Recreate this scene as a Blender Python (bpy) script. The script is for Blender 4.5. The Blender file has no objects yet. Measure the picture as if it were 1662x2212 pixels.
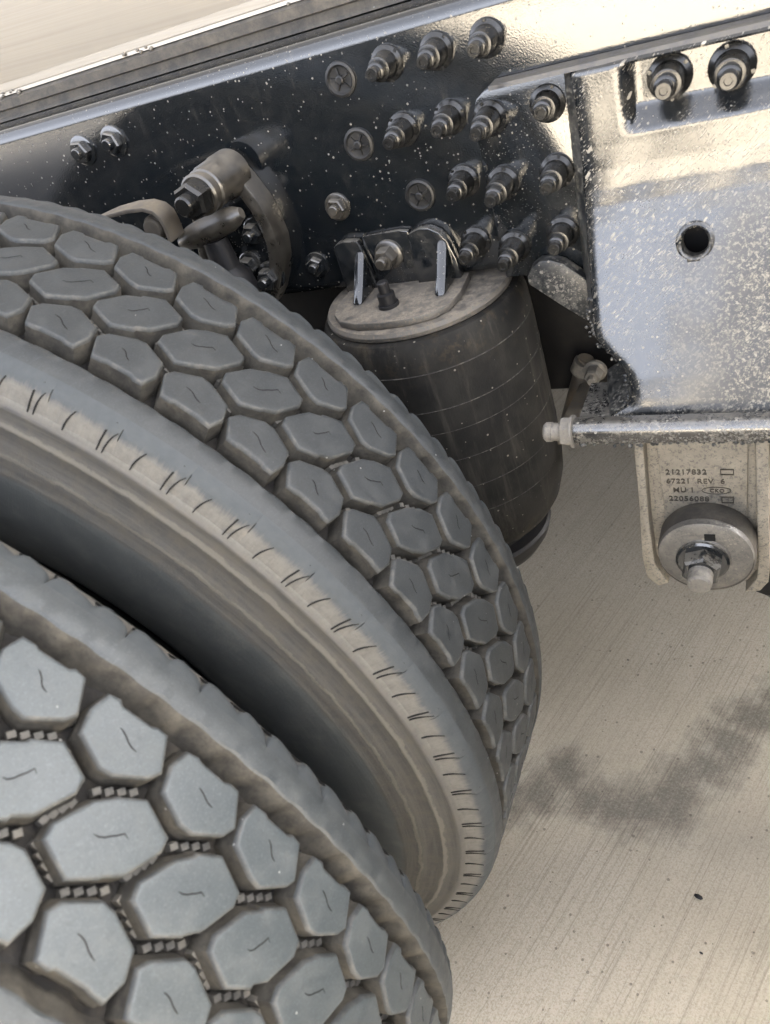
import bpy, bmesh, math, random
from mathutils import Vector, Matrix
random.seed(7)
sc = bpy.context.scene
COL = sc.collection
PI = math.pi
# ------------------------------------------------------------------ camera
cam_d = bpy.data.cameras.new('camera'); cam = bpy.data.objects.new('camera', cam_d); COL.objects.link(cam)
cr = Vector((0.88717, 0.36339, -0.28439)); cdn = Vector((0.02388, -0.65164, -0.75816)); cf = Vector((-0.46083, 0.66582, -0.58679))
cam.matrix_world = Matrix(((cr.x, -cdn.x, -cf.x, 0.76479), (cr.y, -cdn.y, -cf.y, -0.44344), (cr.z, -cdn.z, -cf.z, 1.14091), (0, 0, 0, 1)))
cam_d.sensor_fit = 'HORIZONTAL'; cam_d.sensor_width = 36; cam_d.lens = 36 * 1719.6 / 1662
cam_d.clip_start = 0.02; cam_d.clip_end = 500
cam_d.dof.use_dof = True; cam_d.dof.focus_distance = 0.95; cam_d.dof.aperture_fstop = 14.0
sc.camera = cam
# ------------------------------------------------------------------ sky, sun, exposure
SUN_EL, SUN_AZ = math.radians(25.5), math.radians(24.5)      # the sun stands behind the truck (+Y side)
w = bpy.data.worlds.new('World'); sc.world = w; w.use_nodes = True
nt = w.node_tree; bg = nt.nodes['Background']
sky = nt.nodes.new('ShaderNodeTexSky'); sky.sky_type = 'NISHITA'; sky.sun_disc = False
sky.sun_elevation = SUN_EL; sky.sun_rotation = SUN_AZ; sky.air_density = 0.3; sky.dust_density = 9.0; sky.ozone_density = 0.0
hs = nt.nodes.new('ShaderNodeHueSaturation'); hs.inputs['Saturation'].default_value = .36      # thin bright haze
nt.links.new(sky.outputs[0], hs.inputs['Color']); nt.links.new(hs.outputs[0], bg.inputs[0]); bg.inputs[1].default_value = 0.15
sd = bpy.data.lights.new('sun', 'SUN'); sd.energy = 5.0; sd.angle = math.radians(0.5); sd.color = (1, 0.96, 0.90)
so = bpy.data.objects.new('sun', sd); COL.objects.link(so)
sdir = Vector((math.sin(SUN_AZ) * math.cos(SUN_EL), math.cos(SUN_AZ) * math.cos(SUN_EL), math.sin(SUN_EL)))
so.rotation_euler = sdir.to_track_quat('Z', 'Y').to_euler(); so.location = sdir * 20
sc.view_settings.view_transform = 'Standard'; sc.view_settings.look = 'None'
sc.view_settings.exposure = 4.4; sc.view_settings.gamma = 1.0
sc.cycles.use_denoising = True

# ------------------------------------------------------------------ node helpers
class NT:
    def __init__(s, name):
        s.m = bpy.data.materials.new(name); s.m.use_nodes = True; s.t = s.m.node_tree
        s.p = s.t.nodes['Principled BSDF']; s.pos = s.t.nodes.new('ShaderNodeNewGeometry').outputs['Position']
    def sock(s, node, i, v):
        if v is None: return
        if isinstance(v, bpy.types.NodeSocket): s.t.links.new(v, node.inputs[i])
        else:
            try: node.inputs[i].default_value = v
            except Exception: node.inputs[i].default_value = tuple(v) + (1,)
    def math(s, op, a, b=None, clamp=False):
        n = s.t.nodes.new('ShaderNodeMath'); n.operation = op; n.use_clamp = clamp
        s.sock(n, 0, a); s.sock(n, 1, b); return n.outputs[0]
    def ramp(s, v, a, b, c0=0., c1=1.):
        n = s.t.nodes.new('ShaderNodeMapRange'); n.interpolation_type = 'SMOOTHSTEP'
        s.sock(n, 0, v); n.inputs[1].default_value = a; n.inputs[2].default_value = b; n.inputs[3].default_value = c0; n.inputs[4].default_value = c1
        return n.outputs[0]
    def noise(s, scale, detail=3, vec=None, rough=.55, dist=0):
        n = s.t.nodes.new('ShaderNodeTexNoise'); n.inputs['Scale'].default_value = scale; n.inputs['Detail'].default_value = detail
        n.inputs['Roughness'].default_value = rough; n.inputs['Distortion'].default_value = dist
        s.t.links.new(vec or s.pos, n.inputs['Vector']); return n.outputs['Fac']
    def vor(s, scale, vec=None):
        n = s.t.nodes.new('ShaderNodeTexVoronoi'); n.inputs['Scale'].default_value = scale
        s.t.links.new(vec or s.pos, n.inputs['Vector']); return n.outputs['Distance'], n.outputs['Color']
    def mapping(s, scale=(1, 1, 1), rot=(0, 0, 0), vec=None):
        r = s.t.nodes.new('ShaderNodeMapping'); r.inputs['Rotation'].default_value = rot; s.t.links.new(vec or s.pos, r.inputs[0])
        q = s.t.nodes.new('ShaderNodeMapping'); q.inputs['Scale'].default_value = scale; s.t.links.new(r.outputs[0], q.inputs[0])
        return q.outputs[0]
    def mix(s, f, a, b):
        n = s.t.nodes.new('ShaderNodeMix'); n.data_type = 'RGBA'
        s.sock(n, 0, f)
        for i, v in ((6, a), (7, b)):
            if isinstance(v, bpy.types.NodeSocket): s.t.links.new(v, n.inputs[i])
            else: n.inputs[i].default_value = tuple(v) + (1,)
        return n.outputs[2]
    def xyz(s, vec=None):
        n = s.t.nodes.new('ShaderNodeSeparateXYZ'); s.t.links.new(vec or s.pos, n.inputs[0]); return n.outputs
    def bump(s, h, dist, strength=1., prev=None):
        n = s.t.nodes.new('ShaderNodeBump'); n.inputs['Distance'].default_value = dist; n.inputs['Strength'].default_value = strength
        s.t.links.new(h, n.inputs['Height'])
        if prev: s.t.links.new(prev, n.inputs['Normal'])
        return n.outputs[0]
    def normal_z(s):
        g = s.t.nodes.new('ShaderNodeNewGeometry'); return s.xyz(g.outputs['Normal'])[2]
    def out(s, color=None, rough=None, normal=None, metal=None, ior=None, spec=None, coat=None):
        for nm, v in (('Base Color', color), ('Roughness', rough), ('Normal', normal), ('Metallic', metal), ('IOR', ior), ('Specular IOR Level', spec), ('Coat Weight', coat)):
            if v is None: continue
            if isinstance(v, bpy.types.NodeSocket): s.t.links.new(v, s.p.inputs[nm])
            elif nm == 'Base Color': s.p.inputs[nm].default_value = tuple(v) + (1,)
            else: s.p.inputs[nm].default_value = v
        return s.m

def paint(name, base=(.010, .012, .014), dust=(.30, .27, .215), specks=.5, film=.15, up=.0, chips=0., rough=.055, ior=2.0, peel=.00006, grit=0., refl_x=None, lo=0., pits=0., runs=0.):
    """gloss black chassis paint: orange peel, road specks, dust film, settled dust, chips, grit"""
    n = NT(name)
    d, c = n.vor(230); cr_ = n.xyz(c)[0]
    rad = n.math('MULTIPLY', n.math('POWER', n.math('MAXIMUM', n.math('SUBTRACT', cr_, 1 - specks), 0), 1.6), .62)
    sp = n.ramp(n.math('SUBTRACT', rad, d), 0, .03)
    d2, c2 = n.vor(420); sp2 = n.ramp(n.math('SUBTRACT', n.math('MULTIPLY', n.math('SUBTRACT', n.xyz(c2)[1], 1 - specks * .8), .5), d2), 0, .05)
    clump = n.ramp(n.noise(9, 3), .38, .62)
    m = n.math('MAXIMUM', n.math('MULTIPLY', n.math('MULTIPLY', sp, .7), n.ramp(n.noise(16, 3), .3, .6, .35, 1)), n.math('MULTIPLY', n.math('MULTIPLY', sp2, clump), .8))
    fl = n.math('MULTIPLY', n.ramp(n.noise(60, 6, rough=.75), .42, .78, lo, 1), film)
    m = n.math('MAXIMUM', m, fl)
    if runs:
        rn_ = n.ramp(n.noise(1, 5, n.mapping((75, 75, 9)), .7), .52, .80); m = n.math('MAXIMUM', m, n.math('MULTIPLY', n.math('MULTIPLY', rn_, n.ramp(n.noise(12, 3), .42, .66)), runs))
    if chips:
        v = n.mapping((100, 100, 300), (0, math.radians(52), 0))
        d3, c3 = n.vor(1, v); r3 = n.math('MULTIPLY', n.math('SUBTRACT', n.xyz(c3)[0], 1 - .75 * chips), .85)
        ch = n.math('MULTIPLY', n.ramp(n.math('SUBTRACT', n.math('ADD', r3, n.math('MULTIPLY', n.math('SUBTRACT', n.noise(500, 2), .5), .35)), d3), 0, .06), n.math('MULTIPLY', n.ramp(n.noise(14, 2), .40, .58), n.ramp(n.xyz()[2], .80, .88, .25, 1)))
        m = n.math('MAXIMUM', m, ch)
        v = n.mapping((160, 160, 900), (0, math.radians(40), 0)); sc_ = n.noise(1, 3, v, .7)
        m = n.math('MAXIMUM', m, n.math('MULTIPLY', n.ramp(sc_, .57, .66), n.math('MULTIPLY', n.ramp(n.noise(13, 3), .40, .60), .85)))
    if grit:
        g1 = n.ramp(n.noise(300, 4, rough=.8), .5, .62); g2 = n.ramp(n.noise(24, 3), .36, .60)
        if refl_x: g2 = n.math('MULTIPLY', n.ramp(n.math('ADD', n.xyz()[0], n.math('MULTIPLY', n.math('SUBTRACT', n.noise(18, 3), .5), .10)), *refl_x), n.ramp(n.xyz()[2], .90, .80))  # speckles gathered here to imitate a dark figure mirrored in the paint
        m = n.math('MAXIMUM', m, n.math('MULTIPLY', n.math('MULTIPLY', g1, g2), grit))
    if up:
        u = n.math('MULTIPLY', n.ramp(n.normal_z(), .15, .9), n.ramp(n.noise(70, 5, rough=.7), .30, .62))
        m = n.math('MAXIMUM', m, n.math('MULTIPLY', u, up))
    if pits: m = n.math('MULTIPLY', m, n.math('SUBTRACT', 1, n.math('MULTIPLY', n.ramp(n.noise(270, 4, rough=.85), .50, .62), pits)))
    col = n.mix(m, base, n.mix(n.noise(240, 2), dust, tuple(x * .62 for x in dust)))
    r = n.math('ADD', n.math('MULTIPLY', m, .6), n.math('ADD', rough, n.math('MULTIPLY', n.noise(30, 3), .05)))
    if refl_x: r = n.math('ADD', r, n.math('MULTIPLY', g2, .38))
    h = n.bump(n.noise(600, 2), peel, 1.)
    h = n.bump(m, .00006, .5, h)
    return n.out(col, r, h, ior=ior)

def rubber(name, base, dust, lo, hi, scale=90, rough=.55, bump=.0003, spec=.5):
    n = NT(name)
    m = n.ramp(n.noise(scale, 6, rough=.72), lo, hi)
    fine = n.noise(700, 3, rough=.7)
    col = n.mix(m, base, dust)
    col = n.mix(n.math('MULTIPLY', n.ramp(fine, .50, .72), .45), col, tuple(min(1, x * 1.9) for x in base))
    col = n.mix(n.math('MULTIPLY', n.ramp(n.noise(230, 4, rough=.8), .52, .70), .35), col, tuple(x * .6 for x in base))
    scr = n.noise(1, 3, n.mapping((500, 25, 500), (0, 0, .5)), .7); col = n.mix(n.math('MULTIPLY', n.ramp(scr, .58, .72), .30), col, tuple(min(1, x * 2.1) for x in base))
    d, c = n.vor(120); sp = n.ramp(n.math('SUBTRACT', n.math('MULTIPLY', n.math('SUBTRACT', n.xyz(c)[0], .9), 1.3), d), 0, .03)
    col = n.mix(n.math('MULTIPLY', sp, .7), col, (.42, .42, .40))
    h = n.bump(fine, bump, .7); h = n.bump(n.noise(60, 4), bump * 2, .5, h)
    return n.out(col, n.math('ADD', rough, n.math('MULTIPLY', m, .25)), h, spec=spec)

M = {}
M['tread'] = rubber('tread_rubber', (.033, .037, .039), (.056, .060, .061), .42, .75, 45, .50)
M['tread_glare'] = rubber('glare_paled_tread_rubber', (.056, .066, .071), (.084, .093, .096), .42, .75, 45, .46)  # outer tyre rubber lightened to imitate lens glare over it
M['worn'] = rubber('worn_tread_edge_rubber', (.046, .050, .051), (.115, .112, .102), .42, .74, 80, .6)
M['rib_glare'] = rubber('glare_paled_rib_rubber', (.044, .050, .053), (.068, .074, .075), .42, .75, 45, .5)  # outer tyre ribs lightened for the same glare
M['tread_side'] = rubber('dusty_tread_side_rubber', (.036, .034, .030), (.098, .090, .074), .32, .74, 48, .8, .0003, .25)
M['groove'] = rubber('groove_rubber', (.016, .015, .014), (.060, .053, .042), .45, .8, 55, .8, .0006, .3)
M['sipe'] = rubber('sipe_shadowed_rubber', (.012, .012, .012), (.02, .02, .018), .4, .7, 60, .8, .0002, .2)
def sidewall_mat(name):
    """road dust kept on the shoulder and upper wall, rubber lower down lightened to lift the shaded gap; the dust edge follows the tyre's own radius"""
    n = NT(name); tc = n.t.nodes.new('ShaderNodeTexCoord').outputs['Object']
    x, y, z = n.xyz(tc)
    r = n.math('SQRT', n.math('ADD', n.math('MULTIPLY', x, x), n.math('MULTIPLY', z, z)))
    th = n.math('ARCTAN2', x, z)
    nz = n.math('MULTIPLY', n.math('SUBTRACT', n.noise(38, 5, rough=.7), .5), .010)
    rr = n.math('ADD', r, nz)
    def polar(kr, kt):
        q = n.t.nodes.new('ShaderNodeCombineXYZ'); n.t.links.new(n.math('MULTIPLY', r, kr), q.inputs[0]); n.t.links.new(n.math('MULTIPLY', th, kt), q.inputs[1]); n.t.links.new(n.math('MULTIPLY', y, 3.0), q.inputs[2]); return q.outputs[0]
    bn = n.noise(1, 4, polar(300, 7), .6)
    wipe = n.noise(1, 5, polar(40, 260), .75)                          # short radial wipes
    dusty = n.mix(n.ramp(bn, .30, .70), (.070, .069, .066), (.108, .104, .095))
    dusty = n.mix(n.ramp(n.noise(70, 6, rough=.75), .35, .75), dusty, (.112, .103, .086))
    dark = n.mix(n.ramp(n.noise(40, 5), .4, .8), (.100, .108, .107), (.135, .140, .134))  # grey raised to lighten the shaded gap between the tyres
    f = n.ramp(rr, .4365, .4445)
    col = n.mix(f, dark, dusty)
    col = n.mix(n.math('MULTIPLY', n.ramp(rr, .4545, .4555), n.math('MULTIPLY', n.ramp(rr, .4585, .4570), .55)), col, (.19, .175, .145))
    col = n.mix(n.math('MULTIPLY', n.ramp(rr, .4765, .4775), n.math('MULTIPLY', n.ramp(rr, .4815, .4800), .5)), col, (.20, .185, .155))
    edge = n.math('ADD', r, n.math('MULTIPLY', n.math('SUBTRACT', n.math('MULTIPLY', n.math('ADD', wipe, n.noise(30, 4)), .5), .5), .022))
    sc1 = n.math('MULTIPLY', n.ramp(r, .4925, .5010), n.ramp(n.noise(90, 5, rough=.8), .22, .62, .30, 1))
    col = n.mix(sc1, col, n.mix(wipe, (.115, .110, .100), (.195, .186, .165)))
    col = n.mix(n.ramp(edge, .5095, .5170), col, n.mix(n.noise(120, 4), (.046, .053, .058), (.072, .079, .082)))
    h = n.bump(n.noise(500, 3), .0004, .6); h = n.bump(bn, .0006, .5, h); h = n.bump(wipe, .0005, .5, h)
    return n.out(col, .70, h, spec=.35)
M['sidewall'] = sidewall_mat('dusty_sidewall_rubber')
M['paint'] = paint('frame_black_paint', (.006, .008, .010), specks=.62, film=.05, runs=.22)
M['paint_up'] = paint('dusty_black_paint', specks=.42, film=.22, up=.55)
M['hanger'] = paint('chipped_hanger_paint', dust=(.60, .54, .43), specks=.62, film=.14, chips=.72, rough=.13, ior=1.95, peel=.00010, grit=.8, refl_x=(.63, .73))  # chips are real; grit and roughness at the right imitate a mirrored figure
M['lip'] = paint('dusty_highlight_lip_paint', (.010, .011, .013), (.40, .37, .31), specks=.8, film=.5, up=.35, grit=.9, rough=.16, pits=.5, ior=2.2)  # pale dust also stands in for the sky highlight along the lip
M['edge'] = paint('gritty_edge_paint', dust=(.34, .32, .27), specks=.9, film=.45, grit=1., rough=.35, pits=.8, ior=1.6)
M['yoke'] = paint('cream_yoke_paint', (.016, .016, .016), (.50, .44, .335), specks=.8, film=.95, up=.5, grit=.8, rough=.3, ior=1.9, lo=.6, pits=.75)  # pale cream film with dark pits over most of the bracket
M['dustmetal'] = paint('dust_coated_steel', (.06, .055, .045), (.36, .325, .265), pits=.75, specks=.8, film=.9, up=.6, grit=.8, rough=.45, lo=.4)
M['foot'] = paint('tan_dust_on_steel', (.035, .031, .025), (.25, .21, .155), pits=.8, specks=.8, film=.8, up=1., grit=.8, rough=.55)
M['bolt'] = paint('painted_fastener', (.009, .009, .0085), (.12, .106, .083), specks=.3, film=.10, up=.18, rough=.19, ior=1.65, peel=.00004)
M['washer'] = paint('grimy_washer_steel', (.022, .021, .019), (.33, .30, .245), specks=.8, film=.8, up=.4, grit=.9, rough=.4, pits=.9, lo=.25)
M['brownbolt'] = paint('brown_dusty_steel', (.030, .026, .020), (.17, .148, .11), specks=.5, film=.55, up=.7, rough=.25)
M['strap'] = paint('tan_dusty_steel', (.060, .048, .033), (.22, .18, .12), specks=.5, film=.9, up=.9, rough=.5)
M['star'] = paint('dull_fastener_paint', (.012, .012, .012), (.10, .09, .075), specks=.4, film=.3, rough=.38, ior=1.5)
M['dark'] = paint('underbody_black', (.008, .008, .009), (.12, .10, .08), specks=.2, film=.15, rough=.5, ior=1.45)
M['seal'] = rubber('dirty_seal_rubber', (.055, .050, .044), (.13, .115, .092), .35, .7, 50, .6)
M['letter'] = paint('letter_paint', (.055, .048, .038), (.20, .175, .135), specks=.4, film=.6, rough=.5, ior=1.45)
M['ring'] = rubber('dusty_mould_line_rubber', (.02, .018, .015), (.115, .107, .09), .45, .66, 110, .7)
M['ejector'] = rubber('dusty_ejector_rubber', (.085, .082, .074), (.155, .145, .125), .3, .7, 60, .8)
def bag_mat():
    n = NT('air_spring_rubber'); 
    v = n.mapping((60, 60, 7)); st = n.ramp(n.noise(1, 5, v, .7), .5, .8)
    base = n.mix(n.ramp(n.noise(22, 4), .35, .7), (.013, .0125, .0115), (.025, .0235, .0205))
    x, y, z = n.xyz()
    rust = n.math('MULTIPLY', n.ramp(n.noise(48, 5, rough=.75), .5, .7), n.math('MAXIMUM', n.ramp(z, .73, .775), n.ramp(z, .53, .49)))
    base = n.mix(n.math('MULTIPLY', rust, .40), base, (.075, .056, .032))
    col = n.mix(n.math('MULTIPLY', st, .45), base, (.10, .09, .072))
    d, c = n.vor(150); sp = n.ramp(n.math('SUBTRACT', n.math('MULTIPLY', n.math('SUBTRACT', n.xyz(c)[0], .72), .9), d), 0, .05)
    col = n.mix(n.math('MULTIPLY', sp, .55), col, (.34, .31, .26))
    h = n.bump(n.noise(400, 3), .0003, .7)
    return n.out(col, .72, h, spec=.22)
M['bag'] = bag_mat()
def alu_mat():
    n = NT('brushed_aluminium'); v = n.mapping((3, 900, 900), (0, math.radians(-2.5), 0))
    b = n.noise(1, 4, v, .7); v2 = n.mapping((.8, 160, 160), (0, math.radians(-2.5), 0)); b2 = n.noise(1, 3, v2)
    col = n.mix(b, (.34, .300, .24), (.45, .41, .35)); col = n.mix(n.math('MULTIPLY', n.ramp(b2, .5, .75), .35), col, (.26, .225, .175))
    h = n.bump(b, .0002, .35)
    return n.out(col, n.math('ADD', .24, n.math('MULTIPLY', b2, .2)), h, metal=1.)
M['alu'] = alu_mat()
def ground_mat():
    n = NT('broomed_concrete')
    ang = math.radians(-72.5)                                           # broom strokes run a little off the truck's width
    v = n.mapping((2.6, 430, 1), (0, 0, ang)); br = n.noise(1, 4, v, .72)
    v2 = n.mapping((.9, 55, 1), (0, 0, ang)); br2 = n.noise(1, 3, v2, .6)
    col = n.mix(n.ramp(n.noise(3.2, 4), .35, .68), (.47, .418, .328), (.525, .475, .385))
    col = n.mix(n.ramp(n.noise(420, 3, rough=.8), .42, .70), col, (.34, .295, .225))
    col = n.mix(n.math('MULTIPLY', n.ramp(br, .50, .68), .50), col, (.19, .16, .115))
    col = n.mix(n.math('MULTIPLY', n.ramp(br, .48, .30), .25), col, (.50, .455, .37))
    col = n.mix(n.math('MULTIPLY', n.ramp(br2, .5, .72), .10), col, (.24, .21, .165))
    d, c = n.vor(110); pit = n.ramp(n.math('SUBTRACT', n.math('MULTIPLY', n.math('SUBTRACT', n.xyz(c)[0], .74), 1.1), d), 0, .05)
    col = n.mix(n.math('MULTIPLY', pit, .55), col, (.11, .095, .075))
    # a grey damp stain across the slab
    dn = n.noise(38, 6, rough=.75); acc = None
    nv = n.t.nodes.new('ShaderNodeTexNoise'); nv.inputs['Scale'].default_value = 11; nv.inputs['Detail'].default_value = 4; n.t.links.new(n.pos, nv.inputs['Vector'])
    wv = n.t.nodes.new('ShaderNodeVectorMath'); wv.operation = 'MULTIPLY_ADD'; n.t.links.new(nv.outputs['Color'], wv.inputs[0]); wv.inputs[1].default_value = (.07, .07, 0); n.t.links.new(n.pos, wv.inputs[2])
    for (sx, sy, sr) in ((.37, .18, .050), (.41, .20, .046), (.45, .235, .036), (.49, .20, .04), (.54, .19, .046), (.58, .205, .052), (.615, .235, .05), (.645, .28, .046), (.675, .33, .046), (.71, .385, .048), (.75, .43, .05), (.80, .49, .06), (.62, .205, .035)):
        vm = n.t.nodes.new('ShaderNodeVectorMath'); vm.operation = 'DISTANCE'; n.t.links.new(wv.outputs[0], vm.inputs[0]); vm.inputs[1].default_value = (sx + .035, sy + .035, .006)
        g = n.math('SUBTRACT', 1, n.math('DIVIDE', vm.outputs['Value'], sr * 1.25))
        acc = g if acc is None else n.math('MAXIMUM', acc, g)
    stn = n.math('MULTIPLY', n.ramp(n.math('ADD', n.math('ADD', acc, n.math('MULTIPLY', n.math('SUBTRACT', dn, .5), 1.5)), n.math('MULTIPLY', n.math('SUBTRACT', br, .5), 1.1)), -.20, .85), n.ramp(n.noise(300, 3, rough=.8), .25, .6, .55, 1))
    col = n.mix(n.math('MULTIPLY', stn, .80), col, (.115, .106, .09))
    h = n.bump(br, .0016, .8); h = n.bump(n.noise(420, 3), .0005, .6, h); h = n.bump(pit, -.002, .6, h)
    return n.out(col, .85, h, spec=.3)
M['ground'] = ground_mat()

# ------------------------------------------------------------------ mesh helpers
class MB:
    def __init__(s): s.v = []; s.f = []; s.mi = []
    def add(s, vs, fs, mi=0):
        o = len(s.v); s.v += [tuple(v) for v in vs]; s.f += [tuple(i + o for i in f) for f in fs]; s.mi += [mi] * len(fs); return s
    def box(s, a, b, mi=0):
        x0, y0, z0 = a; x1, y1, z1 = b
        return s.add([(x0, y0, z0), (x1, y0, z0), (x1, y1, z0), (x0, y1, z0), (x0, y0, z1), (x1, y0, z1), (x1, y1, z1), (x0, y1, z1)],
                     [(3, 2, 1, 0), (4, 5, 6, 7), (0, 1, 5, 4), (1, 2, 6, 5), (2, 3, 7, 6), (3, 0, 4, 7)], mi)
    def prism(s, poly, y0, y1, axis='y', mi=0, taper=0.):
        """polygon (two coordinates) swept along an axis; taper shrinks the far end"""
        n = len(poly); cx = sum(p[0] for p in poly) / n; cz = sum(p[1] for p in poly) / n
        q = [(cx + (p[0] - cx) * (1 - taper), cz + (p[1] - cz) * (1 - taper)) for p in poly]
        P = {'y': lambda a, b, t: (a, t, b), 'x': lambda a, b, t: (t, a, b), 'z': lambda a, b, t: (a, b, t)}[axis]
        vs = [P(a, b, y0) for a, b in poly] + [P(a, b, y1) for a, b in q]
        return s.add(vs, [tuple(range(n)), tuple(range(2 * n - 1, n - 1, -1))] + [(i, i + n, (i + 1) % n + n, (i + 1) % n) for i in range(n)], mi)
    def lathe(s, prof, c, axis='-y', seg=24, cap=True, mi=0, ph=0., hexa=False):
        """profile of (radius, distance along the axis) spun about the axis through c"""
        A = {'-y': lambda r, t, h: (r * math.cos(t), -h, r * math.sin(t)), 'z': lambda r, t, h: (r * math.cos(t), r * math.sin(t), h), 'x': lambda r, t, h: (h, r * math.cos(t), r * math.sin(t)), '-x': lambda r, t, h: (-h, r * math.sin(t), r * math.cos(t))}[axis]
        vs = []; fs = []
        for r, h in prof:
            for k in range(seg):
                p = A(r, ph + 2 * PI * k / seg, h); vs.append((p[0] + c[0], p[1] + c[1], p[2] + c[2]))
        for j in range(len(prof) - 1):
            for k in range(seg):
                k2 = (k + 1) % seg; fs.append((j * seg + k, j * seg + k2, (j + 1) * seg + k2, (j + 1) * seg + k))
        if cap: fs.append(tuple(range(seg))[::-1]); fs.append(tuple((len(prof) - 1) * seg + k for k in range(seg)))
        return s.add(vs, fs, mi)
    def tube(s, pts, r, seg=10, mi=0, cap=True, flat=1.):
        vs = []; fs = []; n = len(pts); up0 = Vector((0, 0, 1))
        for i, p in enumerate(pts):
            p = Vector(p); d = (Vector(pts[min(i + 1, n - 1)]) - Vector(pts[max(i - 1, 0)])).normalized()
            u = up0 if abs(d.z) < .9 else Vector((0, 1, 0)); a = d.cross(u).normalized(); b = d.cross(a).normalized()
            rr = r[i] if isinstance(r, (list, tuple)) else r
            for k in range(seg):
                t = 2 * PI * k / seg; vs.append(p + a * rr * math.cos(t) + b * rr * flat * math.sin(t))
        for i in range(n - 1):
            for k in range(seg): fs.append((i * seg + k, i * seg + (k + 1) % seg, (i + 1) * seg + (k + 1) % seg, (i + 1) * seg + k))
        if cap: fs.append(tuple(range(seg))); fs.append(tuple((n - 1) * seg + k for k in range(seg))[::-1])
        return s.add(vs, fs, mi)
    def mesh(s, name, mats, smooth=None, bevel=0., recalc=True):
        me = bpy.data.meshes.new(name); me.from_pydata(s.v, [], s.f)
        for m in (mats if isinstance(mats, (list, tuple)) else [mats]): me.materials.append(m)
        me.polygons.foreach_set('material_index', s.mi)
        bm = bmesh.new(); bm.from_mesh(me)
        if recalc: bmesh.ops.recalc_face_normals(bm, faces=bm.faces)
        if bevel:
            ed = [e for e in bm.edges if e.is_manifold and e.calc_face_angle(0) > .6]
            bmesh.ops.bevel(bm, geom=ed, offset=bevel, segments=2, affect='EDGES', profile=.5, clamp_overlap=True)
        if smooth is not None:
            for f in bm.faces: f.smooth = True
            for e in bm.edges:
                if e.is_manifold and e.calc_face_angle(0) > smooth: e.smooth = False
        bm.to_mesh(me); bm.free(); return me
def link(name, me, parent=None, loc=None):
    o = bpy.data.objects.new(name, me); COL.objects.link(o)
    if parent is not None: o.parent = parent
    if loc is not None: o.location = loc
    return o
truck = bpy.data.objects.new('truck', None); COL.objects.link(truck); truck.empty_display_size = .1
truck['label'] = 'rear of a black truck with dual tyres and air suspension standing on concrete'; truck['category'] = 'truck'
def thing(name, label, loc=(0, 0, 0)):
    """an assembly of the truck: its first mesh becomes the part itself, the later ones its sub-parts"""
    o = bpy.data.objects.new(name, bpy.data.meshes.new(name)); COL.objects.link(o); o.parent = truck; o.location = loc
    o['label'] = label; o['first'] = 1
    return o
def give(parent, name, me, label=None):
    """meshes are written in world coordinates and moved into the frame of their part"""
    me.transform(Matrix.Translation(-parent.location))
    if 'first' in parent: del parent['first']; parent.data = me; return parent
    o = link(name, me, parent)
    if label: o['label'] = label
    return o
def part(name, mb, mats, parent, smooth=.6, bevel=0., label=None):
    return give(parent, name, mb.mesh(name, mats, smooth, bevel), label)

# ------------------------------------------------------------------ setting: one concrete slab to the horizon
g = MB(); g.add([(-120, -120, .006), (120, -120, .006), (120, 120, .006), (-120, 120, .006)], [(0, 1, 2, 3)])
n_ = NT('dark_sheet_ground'); M['dark_sheet'] = n_.out(n_.mix(n_.ramp(n_.noise(300, 3, rough=.8), .35, .7), (.030, .030, .031), (.065, .063, .060)), .9, n_.bump(n_.noise(300, 3), .003, .8), spec=.3)
a_ = MB(); a_.add([(x, y, .010) for x, y in ((-.35, -4.0), (-.9, -3.1), (-1.2, -2.2), (-60, -2.2), (-60, -60), (-25.9, -60), (-1.74, -7))], [tuple(range(7))])
ao = link('dark_reflection_sheet', a_.mesh('dark_reflection_sheet', M['dark_sheet'])); ao['kind'] = 'structure'      # added unseen sheet that darkens what the rail mirrors
go = link('ground', g.mesh('ground', M['ground'])); go['kind'] = 'structure'

# ------------------------------------------------------------------ tyres
R = .525; NB = 58; DP = 2 * PI / NB                                    # tread radius, blocks per turn, pitch
UP = R * DP                                                            # pitch in metres
C_POLY = [(-.50, -17.5), (-.525, -9), (-.32, 11), (-.16, 17.3), (-.15, 18.9), (.13, 27.3), (.50, 17.5), (.525, 9), (.32, -11), (.16, -17.3), (.15, -18.9), (-.13, -27.3)]
F_POLY = [(-.40, 35.5), (-.47, 50), (-.40, 62.6), (-.26, 63), (-.20, 61.2), (.14, 61.2), (.20, 63), (.34, 62.6), (.50, 43), (.42, 36), (.10, 26), (-.05, 26.2)]
N_POLY = [(-a, -b) for a, b in F_POLY]
C_SIPE = [(-.15, -4.3), (-.09, -3.9), (-.04, -2.0), (0, .8), (.05, 3.6), (.10, 7.5), (.16, 5.9)]
F_SIPE = [(-.11, 51), (-.07, 50.2), (-.01, 48.2), (.03, 46), (.07, 44.4), (.11, 43.6), (.16, 43.2)]
N_SIPE = [(-a, -b) for a, b in F_SIPE]
def wrap(u, v, h): th = u / R; r = R + h; return (r * math.sin(th), v, r * math.cos(th))
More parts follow.
